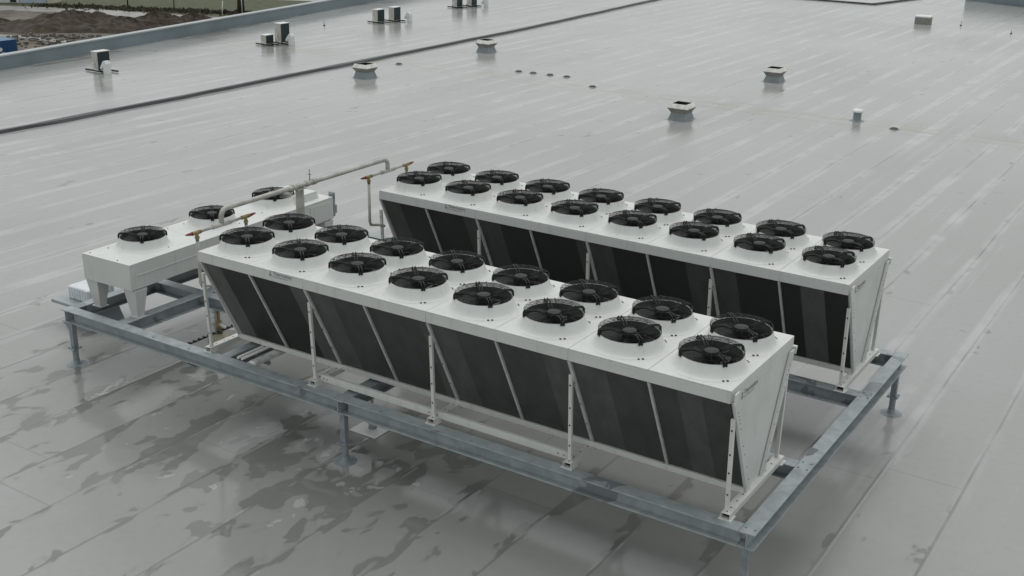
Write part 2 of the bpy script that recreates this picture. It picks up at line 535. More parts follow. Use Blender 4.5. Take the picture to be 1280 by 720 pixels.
# raised black expansion joint
def strip(path, wfun, z0, z1, name, mat):
    mb = MB()
    L = [];
    for i, (x, y) in enumerate(path):
        wv = wfun(i)
        L.append((mb.bm.verts.new((x - wv, y, z0)), mb.bm.verts.new((x - wv * .6, y, z1)), mb.bm.verts.new((x + wv * .6, y, z1)), mb.bm.verts.new((x + wv, y, z0))))
    for p, q in zip(L, L[1:]):
        for i in range(3):
            mb._f([p[i], p[i + 1], q[i + 1], q[i]])
    return mb.build(name, mat)
path = []
y = -40
rj = random.Random(3)
while y < 76:
    x = -24.30 if y < 18 else (-24.30 - (y - 18) * 0.030 if y < 32 else (-24.72 - (y - 32) * .031 if y < 49 else -25.25 - (y - 49) * .072))
    path.append((x + rj.uniform(-.04, .04), y)); y += 1.5
tag(strip(path, lambda i: 0.13 + 0.07 * rj.random() + (0.10 if 35 < i < 38 or 46 < i < 50 else 0), 0.004, 0.11, 'roof_joint', M['joint']), kind='structure')
path = [(-24.0 + i * 1.0, 84.5 - i * .43) for i in range(12)]
mb = MB()
mb.bar((-24, 79.8, .05), (-12.3, 79.4, .05), .35, .1)
mb.bar((-12.3, 79.4, .055), (-10.6, 87.0, .055), .3, .1)
tag(mb.build('roof_joint', M['joint']), kind='structure')

# ------------------------------------------------------------------ fans
DZ = 3.163       # deck surface of the V coolers
fan_meshes = {}
def fan_parts():
    mb = MB()
    mb.lathe([(.572, .0015), (.558, .003), (.538, .010), (.515, .027), (.492, .060), (.471, .110), (.456, .165), (.444, .192), (.436, .192), (.432, .186)], 48)
    mb.slot = 1
    mb.lathe([(.432, .186), (.428, .10), (.425, -.10), (0, -.10)], 48)
    fan_meshes['collar'] = (mb.mesh('fan'), [M['white'], M['liner']])
    # impeller: seven sickle blades and a boss
    mb = MB()
    nb = 6
    for k in range(nb):
        a0 = 2 * PI * k / nb
        rows = []
        for i in range(7):
            s = i / 6
            r = .13 + .283 * s
            sweep = a0 + .34 * s * s
            wang = (.98 - .06 * s)
            top = []
            for j in range(5):
                q = j / 4
                an = sweep + wang * (q - .5)
                z = .135 - .115 * q + .020 * math.sin(PI * q)
                top.append(mb.bm.verts.new((r * math.cos(an), r * math.sin(an), z)))
            rows.append(top)
        for a, b in zip(rows, rows[1:]):
            for j in range(4):
                mb._f([a[j], a[j + 1], b[j + 1], b[j]], True)
    mb.lathe([(0, .0), (.125, .0), (.125, .112), (0, .112)], 24, smooth=False)
    fan_meshes['impeller'] = (mb.mesh('impeller'), [M['blade']])
    mb = MB()
    mb.lathe([(0, .113), (.108, .113), (.108, .208), (.098, .221), (.085, .222)], 28)
    mb.slot = 1
    mb.lathe([(.085, .222), (.068, .229), (0, .231)], 28)
    mb.slot = 0
    mb.box(.07, .135, -.035, .035, .14, .20, .006)
    fan_meshes['motor'] = (mb.mesh('motor'), [M['black'], M['hub']])
    # guard basket
    mb = MB()
    def prof(r):
        if r > .26: return .246 + .005 * math.sin((r - .26) / .18 * PI)
        return .246 - (.26 - r) / .14 * .044
    wr = .0029
    r = .425
    while r > .125:
        mb.ring(r, prof(r), wr, 36, 3); r -= .0235
    for z in (.200, .223, .246):
        mb.ring(.446, z, wr * (1.5 if z in (.200, .246) else 1), 40, 3)
    for k in range(24):
        a = 2 * PI * (k + .5) / 24
        c, s = math.cos(a), math.sin(a)
        mb.tube([(c * rr, s * rr, zz) for rr, zz in ((.448, .196), (.446, .246), (.36, .251), (.26, .247), (.125, .204))], wr, 3)
    fan_meshes['guard'] = (mb.mesh('guard'), [M['wire']])
    # four double arms carrying the motor, and its cable
    mb = MB()
    for k in range(4):
        a = PI / 4 + k * PI / 2 + .03
        c, s = math.cos(a), math.sin(a)
        for off in (-.022, .022):
            mb.tube([(c * rr - s * off, s * rr + c * off, zz) for rr, zz in
                     ((.462, .165), (.457, .236), (.443, .256), (.33, .261), (.265, .250), (.17, .208), (.10, .178))], .0125, 6)
        mb.bar((c * .455, s * .455, .170), (c * .455, s * .455, .205), .05, .024, (c, s, 0))
    a = PI * .62
    mb.tube([(math.cos(a) * .10, math.sin(a) * .10, .20), (math.cos(a) * .2, math.sin(a) * .2, .255), (math.cos(a + .1) * .36, math.sin(a + .1) * .36, .285),
             (math.cos(a + .15) * .47, math.sin(a + .15) * .47, .255), (math.cos(a + .1) * .50, math.sin(a + .1) * .50, .14), (math.cos(a) * .55, math.sin(a) * .55, .02)], .0045, 5)
    fan_meshes['arms'] = (mb.mesh('guard_arms'), [M['wire']])
    for me, ms in fan_meshes.values():
        for m in ms:
            me.materials.append(m)
fan_parts()
def add_fan(parent, x, y, z, spin):
    f = link('fan', fan_meshes['collar'][0], parent, (x, y, z))
    i = link('impeller', fan_meshes['impeller'][0], f); i.rotation_euler.z = spin
    link('motor', fan_meshes['motor'][0], f)
    link('guard', fan_meshes['guard'][0], f)
    link('guard_arm', fan_meshes['arms'][0], f)
    return f

# ------------------------------------------------------------------ V-shaped dry coolers
DX0, DX1, DY0, DY1 = -0.562, 9.325, -0.637, 1.685
ZF = 2.978                      # lower edge of the fascia
YT, YB, ZB = -0.585, 0.235, 1.335    # front coil: top y, foot y, foot z
W_ROW = 1.048
def coil_pt(s, out=0.0):
    """point on the front coil face, s=0 top .. 1 foot, pushed out along its normal"""
    y = YT + (YB - YT) * s; z = ZF + (ZB - ZF) * s
    n = Vector((0, -(ZF - ZB), -(YB - YT))).normalized()
    return y + n.y * out, z + n.z * out
def make_cooler(loc, label, pat, rs):
    t = tag(empty('dry_cooler', loc), label, 'dry cooler', 'long V-shaped dry coolers')
    # deck: top sheets and folded fascia
    mb = MB()
    for k in range(8):
        x0 = -.625 + 1.25 * k; x1 = x0 + 1.25
        x0 = max(x0, DX0); x1 = min(x1, DX1)
        mb.box(x0 + (.003 if k else 0), x1 - (.003 if k < 7 else 0), DY0, DY1, DZ - .022, DZ, .004)
    mb.box(DX0 + .004, DX1 - .004, DY0 + .004, DY1 - .004, ZF + .05, DZ - .024)
    mb.build('deck', M['white'], t)
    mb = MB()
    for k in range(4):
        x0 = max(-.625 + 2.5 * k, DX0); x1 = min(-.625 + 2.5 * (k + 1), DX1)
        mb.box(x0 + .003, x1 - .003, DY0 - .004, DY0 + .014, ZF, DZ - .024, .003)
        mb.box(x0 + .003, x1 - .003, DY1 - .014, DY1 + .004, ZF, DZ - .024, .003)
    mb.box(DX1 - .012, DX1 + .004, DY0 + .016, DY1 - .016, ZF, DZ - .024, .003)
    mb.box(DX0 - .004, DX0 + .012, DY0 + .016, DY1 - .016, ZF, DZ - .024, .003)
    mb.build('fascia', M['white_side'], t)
    # screw heads on the deck
    mb = MB()
    rng = random.Random(rs)
    for k in range(8):
        for yy in (0.0, W_ROW):
            xc = 1.25 * k
            for dx, dy in ((.365, -.415), (.410, -.375), (.365, .400), (.400, .368), (-.31, -.405)):
                x = xc + dx; yv = yy + dy
                if x < DX1 - .05:
                    mb.cyl((x, yv, DZ), .017, .001, .012, 8)
    mb.build('screw_heads', M['hole'], t)
    # coils, one per fan bay on the front, and on the back
    for k in range(8):
        x0 = -.605 + 1.25 * k; x1 = x0 + 1.21
        x0 = max(x0, DX0 + .03); x1 = min(x1, DX1 - .03)
        mb = MB()
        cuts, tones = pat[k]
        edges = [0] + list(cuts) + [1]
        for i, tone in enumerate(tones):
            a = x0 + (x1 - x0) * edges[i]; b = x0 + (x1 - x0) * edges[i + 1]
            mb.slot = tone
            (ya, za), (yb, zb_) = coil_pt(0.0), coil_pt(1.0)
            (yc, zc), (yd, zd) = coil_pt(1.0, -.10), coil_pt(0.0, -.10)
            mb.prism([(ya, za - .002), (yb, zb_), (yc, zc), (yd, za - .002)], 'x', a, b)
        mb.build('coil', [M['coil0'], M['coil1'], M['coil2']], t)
        mb = MB()
        (ya, za), (yb, zb_) = coil_pt(0.0), coil_pt(1.0)
        (yc, zc), (yd, zd) = coil_pt(1.0, -.10), coil_pt(0.0, -.10)
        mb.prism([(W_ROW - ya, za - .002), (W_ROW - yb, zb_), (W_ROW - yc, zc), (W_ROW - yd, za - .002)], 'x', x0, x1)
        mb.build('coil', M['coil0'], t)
    # bars between the coils
    for k in range(1, 8):
        x = -.625 + 1.25 * k
        for sgn in (0, 1):
            mb = MB()
            (ya, za), (yb, zb_) = coil_pt(0.0, .012), coil_pt(1.0, .012)
            if sgn: ya, yb = W_ROW - ya, W_ROW - yb
            wv = .036 if k % 2 else .05
            mb.bar((x, ya, za - .006), (x, yb, zb_), wv, .05, (0, -1 if not sgn else 1, -.4), .003)
            if k % 2 == 0:
                mb.slot = 1
                for s in (.25, .5, .75):
                    yy, zz = coil_pt(s, .040)
                    if sgn: yy = W_ROW - yy
                    mb.box(x - .008, x + .008, yy - .006, yy + .006, zz - .008, zz + .008)
            mb.build('coil_bar', [M['bar'], M['hole']], t)
    # foot rails along the coil bottoms
    for yy, s in ((YB, -1), (W_ROW - YB, 1)):
        mb = MB()
        y0, y1 = sorted((yy - s * .01, yy + s * .055))
        mb.box(DX0, DX1, y0, y1, ZB - .075, ZB + .012, .004)
        mb.build('coil_rail', M['rail_white'], t)
    # folded end sheets
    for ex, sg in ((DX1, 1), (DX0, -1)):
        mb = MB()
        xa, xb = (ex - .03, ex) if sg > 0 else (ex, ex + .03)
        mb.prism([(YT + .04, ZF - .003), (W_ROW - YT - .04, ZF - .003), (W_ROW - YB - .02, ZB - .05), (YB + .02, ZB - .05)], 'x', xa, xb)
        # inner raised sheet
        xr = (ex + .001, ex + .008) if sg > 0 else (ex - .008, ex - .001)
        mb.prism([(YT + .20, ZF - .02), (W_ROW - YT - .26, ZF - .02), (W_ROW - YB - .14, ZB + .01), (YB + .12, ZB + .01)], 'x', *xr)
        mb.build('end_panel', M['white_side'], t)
        for side in (0, 1):
            mb = MB()
            pts = [(YT - .015, ZF - .004), (YT + .135, ZF - .004), (YB + .085, ZB - .06), (YB - .03, ZB - .06)]
            if side: pts = [(W_ROW - a, b) for a, b in pts]
            xr = (ex - .02, ex + .045) if sg > 0 else (ex - .045, ex + .02)
            xr = (ex + .0095, ex + .045) if sg > 0 else (ex - .045, ex - .0095)
            mb.prism(pts, 'x', *xr)
            yy0 = YT - .017 if not side else W_ROW - YT - .10
            mb.slot = 1
            for s in (.12, .16, .2, .24, .3, .5, .6, .75, .9):
                yv, zv = coil_pt(s, .0)
                yv += .055
                if side: yv = W_ROW - yv
                mb.box(xr[1] - .002 if sg > 0 else xr[0] - .003, xr[1] + .003 if sg > 0 else xr[0] + .002, yv - .007, yv + .007, zv - .008, zv + .008)
            mb.build('end_flange', [M['white_side'], M['hole']], t)
        mb = MB()          # folded corner gusset under the deck
        if sg > 0:
            mb.prism([(DY0 + .012, DZ - .045), (DY0 + .155, DZ - .045), (DY0 + .10, ZF - .035), (DY0 + .012, ZF - .02)], 'x', ex + .046, ex + .062)
            mb.prism([(DY1 - .012, DZ - .16), (DY1 + .05, DZ - .16), (DY1 + .01, ZF - .09), (DY1 - .012, ZF - .09)], 'x', ex - .05, ex + .05)
            mb.build('corner_gusset', M['white'], t)
    # cross feet and struts
    for k in range(5):
        xf = -.655 + 2.5 * k
        mb = MB()
        zb = .0
        mb.box(xf - .095, xf + .095, -.525, -.34, 1.191, 1.203)
        mb.box(xf - .095, xf + .095, 1.39, 1.575, 1.191, 1.203)
        mb.box(xf - .068, xf + .068, -.50, 1.55, 1.279, 1.288, .002)
        mb.box(xf - .068, xf - .060, -.50, 1.55, 1.2035, 1.2785)
        mb.box(xf + .060, xf + .068, -.50, 1.55, 1.2035, 1.2785)
        mb.slot = 1
        for yy in (-.44, -.30, -.1, .12, .95, 1.2, 1.48):
            mb.cyl((xf, yy, 0), .013, 1.2885, 1.291, 8)
        mb.box(xf - .058, xf + .058, -.42, -.40, 1.204, 1.278)
        mb.build('foot_rail', [M['rail_white'], M['hole']], t)
        for side in (0, 1):
            mb = MB()
            ya, yb = -.405, -.475
            if side: ya, yb = W_ROW - ya, W_ROW - yb
            xs = xf + (.0 if k < 4 else -.02)
            mb.bar((xs, ya, 1.289), (xs, yb, 2.70), .055, .05, (0, -1 if not side else 1, 0), .003)
            mb.slot = 1
            for s in (.18, .42, .62, .88):
                yv = ya + (yb - ya) * s + (-.026 if not side else .026)
                zv = 1.289 + 1.41 * s
                mb.box(xs - .011, xs + .011, yv - .003, yv + .003, zv - .013, zv + .013)
            mb.build('strut', [M['rail_white'], M['hole']], t)
    mb = MB()
    mb.box(1.9, 6.82, -.345, -.325, 1.245, 1.365, .003)
    mb.box(1.9, 6.82, -.325, -.285, 1.353, 1.365)
    mb.slot = 1
    for x in (1.98, 2.05, 4.2, 4.36, 6.6, 6.7):
        mb.box(x - .009, x + .009, -.348, -.344, 1.29, 1.31)
    mb.build('side_rail', [M['rail_white'], M['hole']], t)
    # fans
    for row in (0, 1):
        for k in range(8):
            add_fan(t, 1.25 * k, W_ROW * row, DZ, rng.uniform(0, .9))
    # maker's plate on fascia and end sheet
    for (lx, ly, lz, rot, sc) in ((1.13, DY0 - .0055, 3.065, (R(90), 0, 0), 1.0), (DX1 + .0095 + .0, -.28, 2.905, (R(90), 0, R(90)), 1.15)):
        base = empty('emblem')
        bpy.data.objects.remove(base)
        mb = MB()
        mb.prism([(0, .02), (.055, .02), (.055, .032), (.034, .032), (.034, .085), (.021, .085), (.021, .032), (0, .032)], 'z', 0, .0012)
        mb.prism([(.0, .0), (.055, .0), (.055, .010), (.0, .010)], 'z', 0, .0012)
        lg = mb.build('maker_emblem', M['ink'], t)
        lg.location = (lx, ly, lz); lg.rotation_euler = rot; lg.scale = (sc, sc, sc)
        me = text_mesh('Thermokey', .090); me.materials.append(M['ink'])
        wd = link('maker_lettering', me, lg, (.085, .028, .001))
        me = text_mesh('heat exchange solutions', .034); me.materials.append(M['ink'])
        link('maker_lettering', me, lg, (.085, -.008, .001))
    return t
# see-through light and reflections painted as coil strips, bay by bay: (cuts, tones)
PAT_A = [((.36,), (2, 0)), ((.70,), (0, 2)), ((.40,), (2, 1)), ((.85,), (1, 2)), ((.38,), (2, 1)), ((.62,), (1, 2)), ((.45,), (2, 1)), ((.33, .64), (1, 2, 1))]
PAT_B = [((.40,), (1, 0)), ((.72,), (0, 1)), ((.42,), (1, 0)), ((.80,), (0, 1)), ((.40,), (1, 0)), ((.60,), (0, 1)), ((.36,), (1, 0)), ((.30, .66), (0, 2, 0))]  # far coils painted darker for the shade behind the nearer unit
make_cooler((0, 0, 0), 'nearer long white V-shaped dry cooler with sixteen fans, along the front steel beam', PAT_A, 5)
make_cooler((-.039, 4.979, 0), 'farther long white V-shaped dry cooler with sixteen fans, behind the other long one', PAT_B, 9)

# ------------------------------------------------------------------ flat three-fan cooler
t = tag(empty('flat_cooler', (-3.60, -.26, 1.19), R(1.6)), 'small white box cooler on tapered legs, three fans in one row', 'dry cooler')
BW, BL, B0, B1 = .665, 5.95, .60, 1.12
mb = MB()
for k in range(3):
    mb.box(-BW, BW, k * BL / 3 + .002, (k + 1) * BL / 3 - .002, B1 - .02, B1, .004)
mb.box(-BW + .012, BW - .012, .012, BL - .012, B0 + .02, B1 - .022)
mb.build('deck', M['white'], t)
mb = MB()
mb.box(-BW, -BW + .01, .011, BL - .011, B0, B1 - .022); mb.box(BW - .01, BW, .011, BL - .011, B0, B1 - .022)
mb.box(-BW, BW, 0, .0105, B0, B1 - .022, .002); mb.box(-BW, BW, BL - .0105, BL, B0, B1 - .022, .002)
mb.bar((BW + .006, .18, B0 + .27), (BW + .006, BL - .4, B0 + .27), .014, .018)
mb.box(BW + .001, BW + .012, BL - .80, BL - .03, B0 + .02, B1 - .09, .003)
mb.build('side_sheet', M['white_side'], t)
mb = MB()
mb.box(-BW + .05, BW - .05, .06, BL - .06, B0 - .02, B0 + .018)
mb.build('coil', M['coil0'], t)
for k in range(3):
    add_fan(t, -.12 + .02 * k, 1.05 + 1.865 * k, B1, .4 * k)
for xx in (-BW + .13, BW - .13):
    for yy in (.20, 2.95, BL - .2):
        mb = MB()
        s = 1 if xx > 0 else -1
        a, b_ = .165, .085
        top = [(-a, -a * .9), (a, -a * .9), (a, a * .9), (-a, a * .9)]
        v0 = [mb.bm.verts.new((xx + p * b_ / a, yy + q * b_ / a, .012)) for p, q in top]
        v1 = [mb.bm.verts.new((xx + p, yy + q, B0 - .021)) for p, q in top]
        mb._f(v0); mb._f(v1)
        for i in range(4):
            mb._f([v0[i], v0[(i + 1) % 4], v1[(i + 1) % 4], v1[i]])
        mb.box(xx - .13, xx + .13, yy - .10, yy + .10, .002, .012)
        mb.build('leg', M['white_side'], t)
mb = MB()
mb.prism([(BL - 1.05, B1 + .002), (BL - .25, B1 + .002), (BL - .32, B1 + .17), (BL - .95, B1 + .17)], 'x', -.42, .45)
mb.build('junction_box', M['white'], t)
mb = MB()
mb.box(BW - .14, BW + .02, BL + .003, BL + .05, B0 + .05, B1 + .10, .006)
mb.box(BW - .10, BW + .03, BL + .05, BL + .10, B0 + .12, B0 + .32, .006)
mb.build('switch_box', M['galv'], t)
mb = MB()
for k in range(3):
    for dx, dy in ((-.55, .10), (.25, .08), (-.50, .50), (.42, 1.2)):
        mb.cyl((dx, k * BL / 3 + dy, B1), .011, .001, .012, 8)
mb.build('screw_heads', M['hole'], t)

# ------------------------------------------------------------------ steel frame
t = tag(empty('support_platform', (2.56, 3.1, 0)), 'galvanised steel beam frame on short posts carrying the three coolers', 'steel platform')
def P_(o):
    o.location = (-2.56, -3.1, 0); return o
HB, FW, FT, WT = .25, .23, .022, .016
ZT = 1.19
def hbeam(a, b, zt=ZT, mat='galv', fw=FW):
    """H section laid from a to b (plan points)"""
    mb = MB()
    mb.bar((a[0], a[1], zt - FT / 2), (b[0], b[1], zt - FT / 2), fw, FT, bev=.003)
    mb.bar((a[0], a[1], zt - HB + FT / 2), (b[0], b[1], zt - HB + FT / 2), fw, FT, bev=.003)
    mb.bar((a[0], a[1], zt - HB / 2), (b[0], b[1], zt - HB / 2), WT, HB - 2 * FT - .002)
    return P_(mb.build('beam', M[mat], t))
YF = -.545
hbeam((-4.48, -.665), (-4.48, 6.85)); hbeam((2.56, -.68), (2.56, 6.85)); hbeam((9.725, -.655), (9.725, 6.85))
hbeam((-4.36, YF), (2.44, YF)); hbeam((2.68, YF), (9.605, YF))
for yb in (1.60, 4.60, 6.70):
    hbeam((-4.36, yb), (2.44, yb)); hbeam((2.68, yb), (9.605, yb))
hbeam((-3.06, -.425), (-3.06, 1.48)); hbeam((-3.06, 1.72), (-3.06, 4.48)); hbeam((-3.06, 4.72), (-3.06, 6.58))
hbeam((-.28, -.425), (-.28, 1.48), fw=.20)
# end stiffener plates in the H openings
for x, yy in ((-4.48, -.53), (2.56, -.53), (9.70, -.53), (9.70, 6.72), (-4.48, 6.72), (2.56, 6.7), (2.56, 3.2), (-4.48, 3.2)):
    mb = MB()
    mb.box(x - .052, x + .052, yy - .052, yy + .052, .362, ZT - HB - .012, .004)
    mb.box(x - .11, x + .11, yy - .11, yy + .11, ZT - HB - .012, ZT - HB - .001)
    mb.box(x - .10, x + .10, yy - .10, yy + .10, .338, .349, .003)
    mb.box(x - .10, x + .10, yy - .10, yy + .10, .350, .361, .003)
    mb.cyl((x, yy, 0), .058, .012, .337, 16)
    for i in (-1, 1):
        for j in (-1, 1):
            mb.cyl((x + i * .075, yy + j * .075, 0), .014, .3615, .378, 6)
    o = P_(mb.build('post', M['galv_dark'], t))
    mb = MB()
    mb.lathe([(.20, .003), (.17, .012), (.075, .020), (.066, .10), (.060, .10)], 20, (x, yy, 0))
    fl = mb.build('flashing', M['skirt'], o)
# clamp and bolts on the front beam
mb = MB()
for x in (-2.0, -1.05, 3.4, 5.2, 7.6):
    mb.cyl((x, YF - .05, 0), .018, ZT + .0005, ZT + .016, 6)
for x in (9.66, 9.79):
    for yy in (-.52, 1.5, 1.7, 4.5, 4.7):
        mb.cyl((x, yy, 0), .016, ZT + .0005, ZT + .016, 6)
P_(mb.build('bolt_heads', M['galv_dark'], t))
mb = MB()
mb.box(-1.10, -.86, -.62, -.50, ZT - HB - .05, ZT - HB - .002, .004)
P_(mb.build('beam_clamp', M['black'], t))

# ------------------------------------------------------------------ pipework
t = tag(empty('coolant_pipe', (-.75, 2.2, 1.19)), 'long grey coolant pipe with red-handled valves joining left ends of both long coolers', 'pipe')
def Q(o):
    o.location = (.75, -2.2, -1.19); return o
def arc(c, a0, a1, r, plane='yz', n=6):
    out = []
    for i in range(n + 1):
        a = a0 + (a1 - a0) * i / n
        out.append((c[0], c[1] + r * math.cos(a), c[2] + r * math.sin(a)))
    return out
PX = -.75
main = [(PX, .125, 3.44), (PX, .125, 3.56)] + arc((PX, .265, 3.56), PI, PI / 2, .14)[1:] + \
       [(PX, 2.2, 3.705), (PX, 4.66, 3.715)] + arc((PX, 4.70, 3.595), PI / 2, 0, .12)[1:] + [(PX, 4.82, 3.50)]
mb = MB(); mb.tube(main, .046, 12)
for yy in (1.95, 2.32, 2.50):
    mb.tube([(PX, yy, 3.702), (PX, yy + .10, 3.704)], .060, 12)
Q(mb.build('long_pipe', M['pipe'], t))
for ys, zs in ((( -.459, .711), 3.42), ((4.20, 5.46), 3.455)):
    mid = .125 if ys[0] < 1 else 4.82
    mb = MB()
    mb.tube([(PX, ys[0] + .08, zs), (PX, ys[1] - .08, zs + .012)], .026, 10)
    mb.tube([(PX, mid - .22, zs + .004), (PX, mid + .22, zs + .006)], .040, 10)
    mb.tube([(PX, mid, zs + .004), (PX, mid, zs + .09)], .044, 10)
    Q(mb.build('manifold', M['pipe'], t))
    for i, yy in enumerate(ys):
        s = -1 if i == 0 else 1
        zz = zs + (.012 if i else 0)
        mb = MB()
        mb.tube([(PX, yy - .11, zz), (PX, yy + .09, zz)], .036, 10)
        mb.tube([(PX, yy, zz), (PX, yy, zz - .15)], .030, 10)
        mb.cyl((PX, yy, 0), .042, zz - .11, zz - .07, 8)
        v = Q(mb.build('valve', M['brass'], t))
        mb = MB()
        mb.tube([(PX, yy + s * .10, zz), (PX, yy + s * .17, zz + .006), (PX, yy + s * .25, zz + .01)], [.032, .026, .012], 8)
        mb.build('handle', M['red'], v)
        mb = MB()
        zlow = 2.40 if i == 0 else 2.55
        mb.tube([(PX, yy, zz - .15), (PX, yy, zlow + .09), (PX, yy + .03, zlow + .02), (PX, yy + .10, zlow), (PX + .02, yy + .24, zlow - .03), (PX + .16, yy + .30, zlow - .05)], .030, 10)
        Q(mb.build('down_pipe', M['pipe'], t))
mb = MB()
mb.box(PX - .056, PX + .056, 2.08, 2.21, 1.20, 3.645, .006)
mb.box(PX - .14, PX + .14, 2.00, 2.29, 1.192, 1.20)
mb.box(PX - .09, PX + .09, 2.03, 2.26, 3.645, 3.655)
Q(mb.build('support_post', M['pipe'], t))
mb = MB()
mb.tube([(PX, 2.44, 3.70), (PX, 2.44, 3.97)], .010, 6)
mb.box(PX - .03, PX + .03, 2.43, 2.45, 3.86, 3.88)
Q(mb.build('bleed_rod', M['galv_dark'], t))
# a beam that carries the post is part of the frame: short cross piece between the rear beams
# supply line and tray under the left end of the nearer cooler
t = tag(empty('steel_duct', (.36, .6, .9)), 'shiny steel duct lying across the frame under the left end of the nearer long cooler', 'duct')
mb = MB(); mb.box(-.075, .075, -1.02, 1.6, .245, .33, .012)
mb.build('duct_body', M['tin'], t)
mb = MB()
for yy in (-.7, .2, 1.1):
    mb.box(-.11, .11, yy - .03, yy + .03, .19, .243)
mb.build('bracket', M['galv_dark'], t)
t = tag(empty('service_pipe', (.0, .5, 1.19)), 'pair of thin pale service pipes lying beside the shiny duct under the left end', 'pipe')
for dx in (.02, .12):
    mb = MB(); mb.tube([(dx, -.93, .035), (dx, .9, .035), (dx - .1, 1.0, .10)], .026, 8)
    mb.build('pipe_run', M['rail_white'], t)
mb = MB(); mb.box(-.03, .17, -.62, -.58, .002, .012); mb.box(-.03, .17, .38, .42, .002, .012)
mb.build('clip', M['galv_dark'], t)
t = tag(empty('drain_pipe', (-3.118, 2.019, 0)), 'dull brown roof pipe with pale branch seen behind the leftmost foot of the nearer cooler', 'pipe')
mb = MB()
mb.tube([(0, 0, 0), (0, 0, .42), (0, 0, .44), (0, 0, .68)], [.062, .062, .036, .036], 10)
mb.build('riser', M['brass'], t)
mb = MB(); mb.tube([(0, .0, .36), (.30, -.10, .36), (.52, -.05, .34)], .034, 8)
mb.build('branch', M['plastic_white'], t)
mb = MB(); mb.lathe([(.26, .004), (.24, .05), (.16, .12), (.09, .14), (.07, .14)], 18)
mb.build('flashing', M['foam'], t)
t = tag(empty('pipe_penetration', (2.17, .66, 0)), 'grey round pipe rising from a square pale flashing plate beneath the frame', 'pipe')
mb = MB(); mb.tube([(0, 0, 0.01), (0, 0, .34)], .075, 14); mb.tube([(0, 0, .33), (0, 0, 1.0)], .03, 8)
mb.build('pipe_stub', M['pipe'], t)
mb = MB(); mb.box(-.30, .30, -.30, .30, .003, .016, .004)
mb.build('flashing_plate', M['plastic_white'], t)
t = tag(empty('cable_tray', (-1.9, .1, 1.1)), 'thin black cable tray between the front and rear beams beside the leftmost foot', 'cable tray')
mb = MB()
mb.box(.47, .53, -.53, 1.38, -.012, .0, .002)
for i in range(16):
    mb.box(.465, .535, -.5 + i * .12, -.47 + i * .12, .001, .02)
mb.build('tray', M['black'], t)

# ------------------------------------------------------------------ roof vents
def make_vent(loc, label):
    t = tag(empty('roof_vent', loc), label, 'roof vent', 'concrete exhaust vents on the roof')
    def ring(mb, s, z):
        return [mb.bm.verts.new((i * s, j * s, z)) for i, j in ((-1, -1), (1, -1), (1, 1), (-1, 1))]
    def loft(mb, secs):
        rs = [ring(mb, s, z) for s, z in secs]
        for a, b in zip(rs, rs[1:]):
            for i in range(4):
                mb._f([a[i], a[(i + 1) % 4], b[(i + 1) % 4], b[i]])
        return rs
    mb = MB(); loft(mb, [(.47, .004), (.40, .02), (.325, .27)])
    mb.build('skirt', M['skirt'], t)
    mb = MB(); loft(mb, [(.318, .25), (.318, .29), (.435, .475), (.435, .485)])
    mb.build('lower_cone', M['concrete_low'], t)
    mb = MB(); loft(mb, [(.436, .486), (.436, .50), (.355, .66), (.325, .66)])
    mb.slot = 1; loft(mb, [(.325, .6602), (.32, .655), (.31, .45)]); mb._f(ring(mb, .31, .45))
    mb.build('upper_cone', [M['concrete'], M['hole']], t)
    return t
vent = make_vent((-5.249, 29.3, 0), 'nearest of the five pale flared concrete roof vents, open on top, right of centre')
for loc, lab in (((-21.6, 28.9, 0), 'pale flared concrete roof vent touching the black roof joint'),
                 ((-21.75, 39.4, 0), 'pale flared concrete roof vent farther along beside the black roof joint'),
                 ((-5.55, 40.5, 0), 'pale flared concrete roof vent behind and right of the nearest one')):
    c = copy_tree(vent); c.location = loc; c['label'] = lab
vent['label'] = 'pale flared concrete roof vent nearest the coolers, in front of the others'

t = tag(empty('roof_hood', (-6.10, 1.18, 0)), 'low grey roof hood with flared skirt and white box cowl, left of the frame', 'roof hood')
mb = MB()
def sq(mb, s, z): return [mb.bm.verts.new((i * s, j * s, z)) for i, j in ((-1, -1), (1, -1), (1, 1), (-1, 1))]
rs = [sq(mb, .47, .004), sq(mb, .44, .03), sq(mb, .34, .50)]
for a, b in zip(rs, rs[1:]):
    for i in range(4): mb._f([a[i], a[(i + 1) % 4], b[(i + 1) % 4], b[i]])
mb.build('skirt', M['skirt'], t)
mb = MB(); mb.box(-.60, .60, -.60, .60, .50, .57, .008)
mb.build('plate', M['galv'], t)
mb = MB(); mb.box(-.34, .34, -.34, .34, .572, .86, .02)
for i in range(8):
    x = -.30 + i * .6 / 7
    mb.box(x - .012, x + .012, -.352, -.341, .59, .84)
    mb.box(.341, .352, x - .012, x + .012, .59, .84)
mb.build('cowl', M['wrap'], t)

